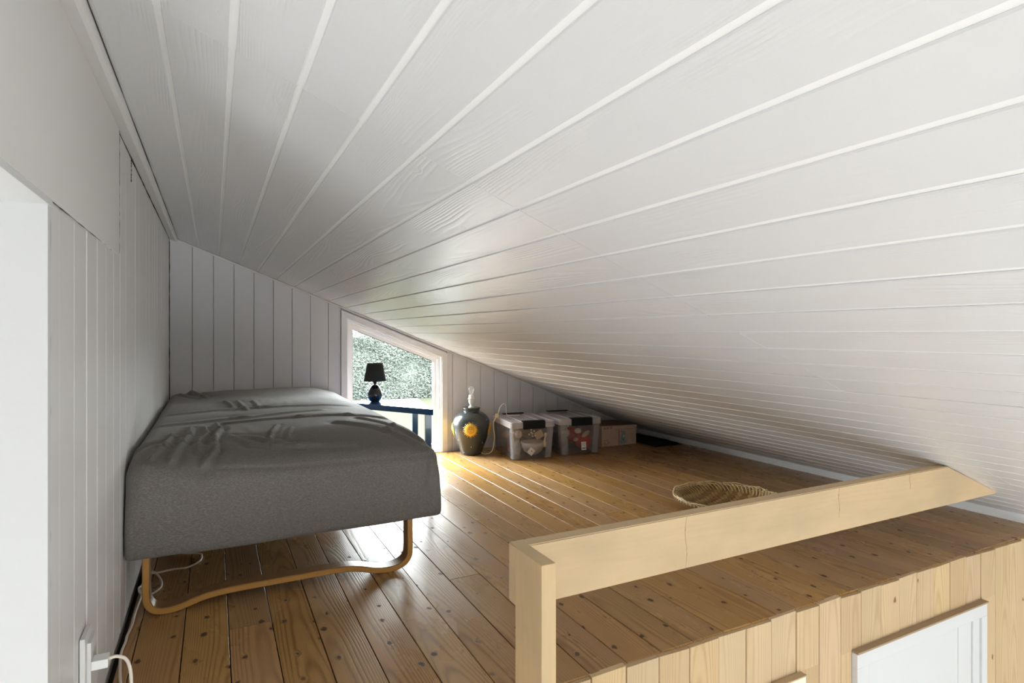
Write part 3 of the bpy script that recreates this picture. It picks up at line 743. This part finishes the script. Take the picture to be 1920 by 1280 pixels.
# ================================================================ STORAGE BOXES
def rrect(w, d, r, z, n=5):
    out = []
    for cx, cy, a0 in ((w / 2 - r, d / 2 - r, 0), (-w / 2 + r, d / 2 - r, PI / 2), (-w / 2 + r, -d / 2 + r, PI), (w / 2 - r, -d / 2 + r, 3 * PI / 2)):
        for k in range(n): a = a0 + PI / 2 * k / (n - 1); out.append((cx + r * math.cos(a), cy + r * math.sin(a), z))
    return out
def loft(name, rings, cap0=True, cap1=True):
    n = len(rings[0]); v = [p for r_ in rings for p in r_]; f = []
    for i in range(len(rings) - 1):
        for k in range(n): f.append([i * n + k, i * n + (k + 1) % n, (i + 1) * n + (k + 1) % n, (i + 1) * n + k])
    if cap0: f.append(list(range(n))[::-1])
    if cap1: f.append([(len(rings) - 1) * n + k for k in range(n)])
    return mesh(name, v, f)
def storage_box(cx, cy, rz, label):
    t = tag(empty('storage_box', (cx, cy, 0), rz), label, 'box', 'clear storage boxes')
    b = loft('box_body', [rrect(.250, .345, .018, .004), rrect(.258, .352, .022, .0015), rrect(.262, .358, .022, .006), rrect(.284, .384, .024, .204), rrect(.296, .396, .026, .205), rrect(.296, .396, .026, .208), rrect(.281, .381, .023, .208), rrect(.258, .354, .020, .008)], True, True)
    link('box_body', b, M['clearpl'], t)
    for sx in (-1, 1):
        for sy in (-1, 1):
            v = []; 
            for z, hw, hd in ((.006, .131, .179), (.203, .142, .192)):
                for (ax, ay) in ((hw - .045, hd + .002), (hw - .006, hd + .002), (hw + .002, hd - .006), (hw + .002, hd - .045), (hw - .001, hd - .045), (hw - .001, hd - .008), (hw - .008, hd - .001), (hw - .045, hd - .001)):
                    v.append((ax * sx, ay * sy, z))
            f = [[i, (i + 1) % 8, 8 + (i + 1) % 8, 8 + i] for i in range(8)] + [list(range(8)), list(range(8, 16))]
            link('corner_rib', mesh('corner_rib', v, f), M['ribpl'], t)
    l = loft('lid', [rrect(.300, .400, .028, .207), rrect(.308, .408, .030, .203), rrect(.310, .410, .030, .206), rrect(.306, .406, .030, .234), rrect(.298, .398, .028, .241), rrect(.262, .362, .022, .241), rrect(.256, .356, .020, .236)], False, True)
    link('lid', l, M['lidpl'], t)
    for xx in (-.066, .066): link('lid_ridge', boxes_mesh('lid_ridge', [(xx - .004, xx + .004, -.165, .165, .236, .2405)], .001), M['lidpl'], t)
    for sy in (-1, 1):
        p = [(-.2085, .196), (-.2135, .198), (-.2125, .240), (-.205, .247), (-.172, .2485), (-.172, .2425), (-.200, .2425), (-.2085, .236)]
        if sy > 0: p = [(-a, b_) for a, b_ in p][::-1]
        link('clip', prism('clip', p, 'x', -.076, .076, .0012), M['blackpl'], t)
    return t
B1 = storage_box(1.832, 3.437, math.radians(-7.4), 'clear lidded plastic box beside the urn lamp, white bowl inside')
B2 = storage_box(2.178, 3.414, math.radians(-7.4), 'clear lidded plastic box in the middle, red cloth inside')
def inbox(B, p): return Matrix.Translation(B.location) @ Matrix.Rotation(B.rotation_euler.z, 4, 'Z') @ Vector(p)
# paper labels stuck on the fronts (parts of the boxes)
s1 = link('sticker', boxes_mesh('sticker', [(-.020, .020, -.0005, .0005, -.020, .020)]), M['paper'], B1, (-.012, -.1855, .050), (-.06, .72, 0))
link('sticker_print', boxes_mesh('sticker_print', [(-.003, .006, -.0012, -.0004, .002, .006)]), M['ink'], s1)
s2 = link('sticker', boxes_mesh('sticker', [(-.017, .017, -.0005, .0005, -.027, .027)]), M['paper'], B2, (.024, -.1860, .058), (-.06, 0, 0))
bars = [(-.013 + i * .0024, -.013 + i * .0024 + (.0015 if i % 3 else .0009), -.0012, -.0004, -.020, -.010) for i in range(11)]
link('barcode_print', boxes_mesh('barcode_print', bars), M['ink'], s2)
link('text_print', boxes_mesh('text_print', [(-.012, .012 - .003 * (i % 3), -.0011, -.0004, .019 - i * .006, .0205 - i * .006) for i in range(4)]), M['greyc'], s2)

def blob(name, B, p, s_, mat, seed, label, cat, rough=.18, rot=(0, 0, 0), group=None):
    bm = bmesh.new(); bmesh.ops.create_icosphere(bm, subdivisions=3, radius=1)
    for v in bm.verts:
        n = noise.noise(v.co * 1.7 + Vector((seed * 3.1, seed, 0))); v.co *= 1 + n * rough
        if v.co.z < -.8: v.co.z = -.8
        v.co = Vector((v.co.x * s_[0], v.co.y * s_[1], v.co.z * s_[2]))
    for f in bm.faces: f.smooth = True
    me = bpy.data.meshes.new(name); bm.to_mesh(me); bm.free()
    q = inbox(B, p)
    o = link(name, me, mat, None, q, (rot[0], rot[1], rot[2] + B.rotation_euler.z)); tag(o, label, cat, group); return o
# --- contents of the first box
q = inbox(B1, (.036, -.088, .012))
o = link('bowl', lathe('bowl', [(.001, 0), (.030, 0), (.034, .004), (.058, .022), (.074, .052), (.078, .082), (.075, .082), (.070, .052), (.052, .026), (.001, .012)], 40), M['bowl'], None, q); tag(o, 'cream ceramic bowl at the front right of the box beside the urn lamp', 'bowl')
def tagcard(name, B, p, w, h, mat, rot, label, hole=True):
    me = boxes_mesh(name, [(-w / 2, w / 2, -.001, .001, -h / 2, h / 2)], .0005)
    o = link(name, me, mat, None, inbox(B, p), (rot[0], rot[1], rot[2] + B.rotation_euler.z)); tag(o, label, 'tag'); return o
tagcard('paper_tag', B1, (.048, -.172, .152), .055, .048, M['kraft'], (-.05, -.45, 0), 'square tan paper tag behind the front of the box with the bowl')
o = link('wooden_spoon', tube('wooden_spoon', spline([(.0, 0, -.045), (.002, 0, -.02), (.006, 0, .01), (.012, 0, .03), (.014, 0, .045)], 5), [.007 + .013 * max(math.exp(-((i / 20 - .2) / .2) ** 2), math.exp(-((i / 20 - .85) / .18) ** 2)) for i in range(21)], 10, .3), M['kraft'], None, inbox(B1, (.085, -.170, .115)), (-.05, 0, 0)); tag(o, 'hourglass shaped brown wooden piece against the front right of the first box', 'ornament')
blob('folded_cloth', B1, (-.01, .085, .060), (.085, .070, .045), M['greyc'], 1, 'dark grey cloth bundle filling the middle of the box with the bowl', 'cloth')
blob('folded_cloth', B1, (.02, .02, .150), (.085, .11, .030), M['brownc'], 2, 'brown cloth bundle lying uppermost in the box with the bowl', 'cloth')
blob('folded_cloth', B1, (-.084, -.125, .066), (.026, .030, .050), M['teal'], 3, 'grey teal cloth at the front left corner of the box with the bowl', 'cloth')
blob('folded_cloth', B1, (-.103, -.03, .066), (.015, .028, .050), M['pink'], 4, 'dusty pink cloth against the left side of the box with the bowl', 'cloth')
blob('christmas_bauble', B1, (-.100, .035, .130), (.026, .03, .024), M['skin'], 5, 'pale pink ball high against the left side of the first box', 'ornament', .06)
blob('christmas_bauble', B1, (-.100, -.045, .145), (.024, .03, .018), M['bowl'], 6, 'cream ball near the upper left front of the first box', 'ornament', .06)
blob('christmas_bauble', B1, (-.082, -.140, .155), (.024, .022, .026), M['skin'], 7, 'pale pink ball above the teal cloth in the first box', 'ornament', .1)
for i in range(7):
    a = i * 2.4; rr_ = .011 * math.sqrt(i)
    blob('bead', B1, (.004 + rr_ * math.cos(a), -.168, .160 + rr_ * math.sin(a)), (.0065, .0065, .0065), M['bowl' if i % 2 else 'skin'], 10 + i, 'small pale round bead of the cluster beside the square tan tag', 'bead', .04, group='bead cluster in the first box')
# --- contents of the second box
blob('red_cloth', B2, (.066, -.085, .070), (.048, .070, .052), M['red'], 21, 'bright red cloth at the front right of the middle box', 'cloth', .12)
blob('red_cloth', B2, (.060, .08, .085), (.050, .065, .060), M['red'], 27, 'red cloth at the back right of the middle box', 'cloth', .12)
blob('folded_cloth', B2, (-.062, .03, .065), (.05, .11, .05), M['brownc'], 22, 'brown cloth bundle low in the left half of the middle box', 'cloth')
blob('folded_cloth', B2, (-.055, .04, .158), (.05, .09, .028), M['greyc'], 23, 'dark grey cloth lying uppermost in the middle box', 'cloth')
blob('egg_ornament', B2, (-.002, -.150, .152), (.024, .020, .019), M['bowl'], 24, 'off-white egg shaped ornament behind the front of the middle box', 'ornament', .05)
blob('wooden_ornament', B2, (.052, -.158, .130), (.034, .012, .017), M['skin'], 25, 'long tan ornament slanting above the red cloth in the middle box', 'ornament', .08, (0, -.6, 0))
blob('wooden_ornament', B2, (-.080, -.150, .140), (.020, .018, .026), M['skin'], 26, 'pale pink ornament at the upper left front of the middle box', 'ornament', .25)
blob('wooden_ornament', B2, (-.020, -.155, .098), (.018, .014, .013), M['skin'], 28, 'small rosy ornament below the egg in the middle box', 'ornament', .2)

# --- printed cardboard box
pb = tag(empty('cardboard_box', (2.587, 3.512, 0), 0), 'low pink printed cardboard box at the end of the row, under the eave', 'box')
link('box_body', boxes_mesh('box_body', [(-.152, .152, -.130, .130, 0, .122)], .0012), M['pinkcard'], pb)
lidm = prism('box_lid', [(-.156, .120), (.156, .120), (.156, .1375), (-.156, .1455)], 'y', -.135, .135, .001)
link('box_lid', lidm, M['pinkcard'], pb)
link('lid_liner', prism('lid_liner', [(-.150, .1455), (.152, .1378), (.152, .1384), (-.150, .1462)], 'y', -.128, .130), M['card'], pb)
def flower(x, z, r, mat, name='flower_print'):
    n = 40; v = []; 
    for k in range(n):
        a = 2 * PI * k / n; rr_ = r * (1 + .22 * math.cos(5 * a))
        v.append((x + rr_ * math.cos(a), -.1306, z + rr_ * math.sin(a))); v.append((x + (rr_ - r * .22) * math.cos(a), -.1306, z + (rr_ - r * .22) * math.sin(a)))
    f = [[2 * k, 2 * ((k + 1) % n), 2 * ((k + 1) % n) + 1, 2 * k + 1] for k in range(n)]
    link(name, mesh(name, v, f), mat, pb)
flower(-.112, .028, .020, M['pinkdark']); flower(.122, .032, .013, M['pinkdark']); flower(-.125, .018, .011, M['pinkdark']); flower(-.07, .085, .006, M['pinkdark'])
link('card_seam', boxes_mesh('card_seam', [(-.006, .002, -.1312, -.1300, .001, .112), (-.040, .152, -.1308, -.1300, .112, .114)]), M['pinkdark'], pb)
def poly_print(name, pts, mat, y=-.1307):
    v = [(a, y, b) for a, b in pts] + [(a, y + .0004, b) for a, b in pts]; n = len(pts)
    link(name, mesh(name, v, [list(range(n)), list(range(n, 2 * n))[::-1]] + [[i, (i + 1) % n, n + (i + 1) % n, n + i] for i in range(n)]), mat, pb)
poly_print('blue_print', [(.004, .006), (.062, .010), (.070, .028), (.056, .040), (.052, .062), (.058, .080), (.048, .102), (.036, .104), (.028, .082), (.016, .066), (.010, .040)], M['blueprint'])
poly_print('dark_print', [(.012, .092), (.030, .094), (.022, .108)], M['pinkdark'])
poly_print('pale_print', [(.034, .056), (.044, .054), (.046, .070), (.036, .072)], M['paper'], -.1311)
poly_print('dark_print', [(.030, .034), (.040, .034), (.038, .044), (.031, .043)], M['ink'], -.1311)
for xx in (-.14, -.115, -.085): poly_print('lid_print', [(xx, .124), (xx + .016, .123), (xx + .018, .138), (xx + .002, .139)], M['pinkdark'], -.1356)

# --- low flat black shape of unidentified kind in the far corner
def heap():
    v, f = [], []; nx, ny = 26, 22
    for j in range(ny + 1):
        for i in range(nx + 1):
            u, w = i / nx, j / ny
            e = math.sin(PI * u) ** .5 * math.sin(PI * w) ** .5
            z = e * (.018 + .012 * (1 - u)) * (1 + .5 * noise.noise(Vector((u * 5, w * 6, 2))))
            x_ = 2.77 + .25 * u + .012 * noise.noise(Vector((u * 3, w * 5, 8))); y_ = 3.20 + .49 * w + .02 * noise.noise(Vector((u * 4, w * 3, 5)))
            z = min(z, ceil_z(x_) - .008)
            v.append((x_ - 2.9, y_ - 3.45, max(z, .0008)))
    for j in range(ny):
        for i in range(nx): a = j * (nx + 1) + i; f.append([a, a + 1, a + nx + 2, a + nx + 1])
    me = mesh('flat_black_shape', v, f, True); return me
tag(link('flat_black_shape', heap(), M['blackflat'], None, (2.9, 3.45, .001)), 'flat black shape in the far corner under the eave', 'cloth')

# ================================================================ WOVEN TRAY
wt = tag(empty('woven_basket', (2.085, 1.93, 0)), 'round shallow woven bamboo basket on the floor behind the rail', 'basket')
RT = .232
def bz(r): 
    t = min(r / RT, 1.05); return .003 + .058 * t ** 4
def weave(which):
    v, f = [], []; n = 27; sw = 2 * RT / n
    def strip(dirn, i):
        off = -RT + sw * (i + .5); half = math.sqrt(max(0, (RT * .985) ** 2 - off ** 2))
        if half < .02: return
        m = max(4, int(2 * half / (sw * .5)))
        st = len(v)
        for k in range(m + 1):
            t = -half + 2 * half * k / m
            j = (t + RT) / sw
            ph = (math.floor(j) + i + (0 if dirn == 0 else 2)) % 4
            up = .0018 if ph < 2 else -.0014
            if dirn: up = -up if False else up
            for e in (-.43, .43):
                a, b = t, off + sw * e
                X, Y = (a, b) if dirn == 0 else (b, a)
                c45 = math.cos(PI / 4 + .25); s45 = math.sin(PI / 4 + .25)
                x_, y_ = X * c45 - Y * s45, X * s45 + Y * c45
                for zz in (.0005, -.0005): v.append((x_, y_, bz(math.hypot(x_, y_)) + .0022 + up + zz))
        for k in range(m):
            a = st + 4 * k; b = a + 4
            f.extend([[a, a + 2, b + 2, b], [a + 1, b + 1, b + 3, a + 3], [a, b, b + 1, a + 1], [a + 2, a + 3, b + 3, b + 2]])
    for i in range(n): strip(which, i)
    return mesh('woven_strips', v, f)
for w_, mt in ((0, 'straw'), (1, 'straw2')):
    o = link('woven_strips', weave(w_), M[mt], wt); o['kind'] = 'stuff'
def rim(r, z, rad, tw, seed):
    P = []
    for k in range(73):
        a = 2 * PI * k / 72; P.append(((r + .0035 * math.sin(a * tw + seed)) * math.cos(a), (r + .0035 * math.sin(a * tw + seed)) * math.sin(a), z + .004 * math.cos(a * tw + seed)))
    link('rim_strand', tube('rim_strand', P, rad, 6, .6), M['strawl'], wt)
for i in range(5): rim(RT - .010 + .0035 * i, .052 + .0028 * i, .0036, 9 + i, i * 1.3)
# slanting wrapped strands round the rim
for k in range(72):
    a = 2 * PI * k / 72; P = []
    for s_ in range(5):
        t = s_ / 4; aa = a + .16 * t; r_ = RT - .040 + .046 * t; P.append((r_ * math.cos(aa), r_ * math.sin(aa), bz(min(r_, RT - .004)) + .0045 + .010 * math.sin(PI * t) - .012 * t * t))
    if k == 0: sm = tube('wrap_strand', P, .0030, 5, .5)
    o = link('wrap_strand', sm, M['strawl'], wt, (0, 0, 0), (0, 0, a))

# ================================================================ OUTLET, PLUG AND FLOOR CORD
ot = tag(empty('wall_outlet', (WX, 1.37, .1)), 'painted grey outlet block on the white left wall', 'outlet')
def ol(name, bs, mat, bev=.0012):
    o = link(name, boxes_mesh(name, bs, bev), mat, ot); o.location = -ot.location; return o
ol('back_plate', [(WX + .001, WX + .0095, 1.310, 1.372, .070, .2395)], M['greypl'])
ol('socket_face', [(WX + .009, WX + .0155, 1.330, 1.386, .080, .222)], M['greypl'])
pg = tag(empty('power_cord', (-.2, 1.34, .18)), 'white flat plug in the outlet with pale cord along the wall under the bed', 'cord')
def pgl(name, me, mat):
    o = link(name, me, mat, pg); o.location = -pg.location; return o
pgl('plug', boxes_mesh('plug', [(-.2045, -.178, 1.328, 1.356, .170, .187)], .002), M['whitepl'])
hang = [(-.178, 1.342, .181), (-.166, 1.346, .180), (-.152, 1.345, .172), (-.144, 1.338, .155), (-.141, 1.332, .125), (-.141, 1.34, .075), (-.148, 1.39, .028), (-.165, 1.47, .006), (-.188, 1.58, .0045), (-.205, 1.724, .0045), (-.203, 1.797, .0045), (-.2035, 1.833, .0045), (-.199, 1.887, .0045), (-.200, 1.958, .0045), (-.198, 2.035, .0045), (-.196, 2.087, .0045), (-.201, 2.14, .0045), (-.202, 2.2, .0045), (-.190, 2.28, .0045), (-.173, 2.271, .0045), (-.152, 2.194, .0045), (-.149, 2.13, .0045), (-.174, 2.089, .0045), (-.200, 2.105, .008), (-.205, 2.122, .012), (-.207, 2.14, .012), (-.200, 2.17, .0095), (-.188, 2.25, .0095), (-.162, 2.265, .0055), (-.12, 2.278, .0045), (-.079, 2.275, .0045), (-.046, 2.314, .0045), (-.039, 2.362, .0045), (-.048, 2.399, .0045), (-.1, 2.43, .0045), (-.16, 2.5, .0045)]
pgl('cord', tube('cord', spline(hang, 5), .0032, 8), M['cord'])
bpy.data.objects['cord']['label'] = 'pale twin cord'

# irregular open cracks between wall, panel, trim and corner
def crack(pts, r0, seed):
    rr = random.Random(seed); P = spline(pts, 14); rad = [r0 * .72 * rr.choice((.45, .6, .8, 1, 1.15, 1.4)) for _ in P]
    link('crack', tube('crack', P, rad, 6), M['dark'], wlft)
zt = ceil_z(WX) - .0175
crack([(WX + .002, .2, zt), (WX + .002, 1.4, zt), (WX + .002, 1.79, zt)], .0016, 1)
crack([(WX + .001, 1.79, zt), (WX + .001, 2.6, zt), (WX + .001, 3.70, zt)], .0028, 2)
crack([(WX + .0046, 1.7902, 1.005), (WX + .0046, 1.7902, 1.15), (WX + .0046, 1.7902, 1.32)], .0010, 3)
crack([(WX + .002, 1.1, .9995), (WX + .002, 1.4, 1.0), (WX + .002, 1.786, 1.001)], .0011, 4)
crack([(WX + .001, BY - .003, .3), (WX + .001, BY - .003, .8), (WX + .001, BY - .003, 1.31)], .0030, 5)
crack([(WX, 1.0985, .25), (WX, 1.0985, .6), (WX, 1.0985, .992)], .0016, 6)
crack([(WX + .0435, .2, ceil_z(WX + .0435)), (WX + .0435, 1.8, ceil_z(WX + .0435) + .0002), (WX + .0435, 3.71, ceil_z(WX + .0435))], .0012, 9)
crack([(WX + .001, 2.06, 1.33), (WX + .001, 2.065, 1.29), (WX + .001, 2.06, 1.25)], .0016, 7)
# ================================================================ OUTSIDE
grass = NT('pale_grass'); tc = grass.n('ShaderNodeTexCoord').outputs['Object']
gn = grass.noise(tc, 1.2, 5, .7)
grass.set(grass.mix(gn, (.0125, .0136, .0088, 1), (.0160, .0168, .0120, 1)), .9, 0, 0)
tag(link('ground', boxes_mesh('ground', [(-40, 60, BY + .3, 90, -2.3, -2.1)]), grass.m), 'pale green lawn outside the gable window', 'lawn', kind='structure')
leafm = NT('pale_hedge_leaf'); oi = leafm.n('ShaderNodeTexCoord').outputs['Object']
ln = leafm.noise(oi, 1.1, 4, .75)
ln2 = leafm.noise(oi, 9, 2, .6)
leafm.set(leafm.mix(ln2, leafm.mix(ln, (.030, .036, .029, 1), (.039, .045, .037, 1)), (.045, .049, .044, 1)), .9, 0, 0)
def hedge():
    v, f = [], []; rr = random.Random(3)
    X0, X1, Y0, Y1, H = -4, 22, 25.2, 27.4, 2.88
    for _ in range(95000):
        u = rr.random()
        x_ = rr.uniform(X0, X1); 
        if u < .8: y_ = Y0 + abs(rr.gauss(0, .14)); z = rr.uniform(0, H + .1 * math.sin(x_ * 1.3))
        else: y_ = rr.uniform(Y0, Y1); z = H + .25 * noise.noise(Vector((x_ * .8, y_, 0))) + rr.gauss(0, .12)
        y_ += .35 * noise.noise(Vector((x_ * .7, 0, z * .8)))
        d = Vector((rr.gauss(0, 1), rr.gauss(0, 1), rr.gauss(0, 1))).normalized(); e = d.orthogonal().normalized()
        L, w = rr.uniform(.035, .085), rr.uniform(.012, .026); c = Vector((x_, y_, z)); n = len(v)
        v += [c - d * L, c + e * w, c + d * L, c - e * w]; f.append([n, n + 1, n + 2, n + 3])
    me = bpy.data.meshes.new('foliage'); me.from_pydata([tuple(p) for p in v], [], f); me.update(); return me
hd = tag(empty('hedge', (9, 26, -2.1)), 'tall pale green hedge beyond the lawn outside the window', 'hedge')
o = link('foliage', hedge(), leafm.m, hd); o.location = (-9, -26, 0); o['kind'] = 'stuff'
core = boxes_mesh('hedge_core', [(-4, 22, 25.45, 27.3, 0, 2.75)], .2)
o = link('hedge_core', core, leafm.m, hd); o.location = (-9, -26, 0)
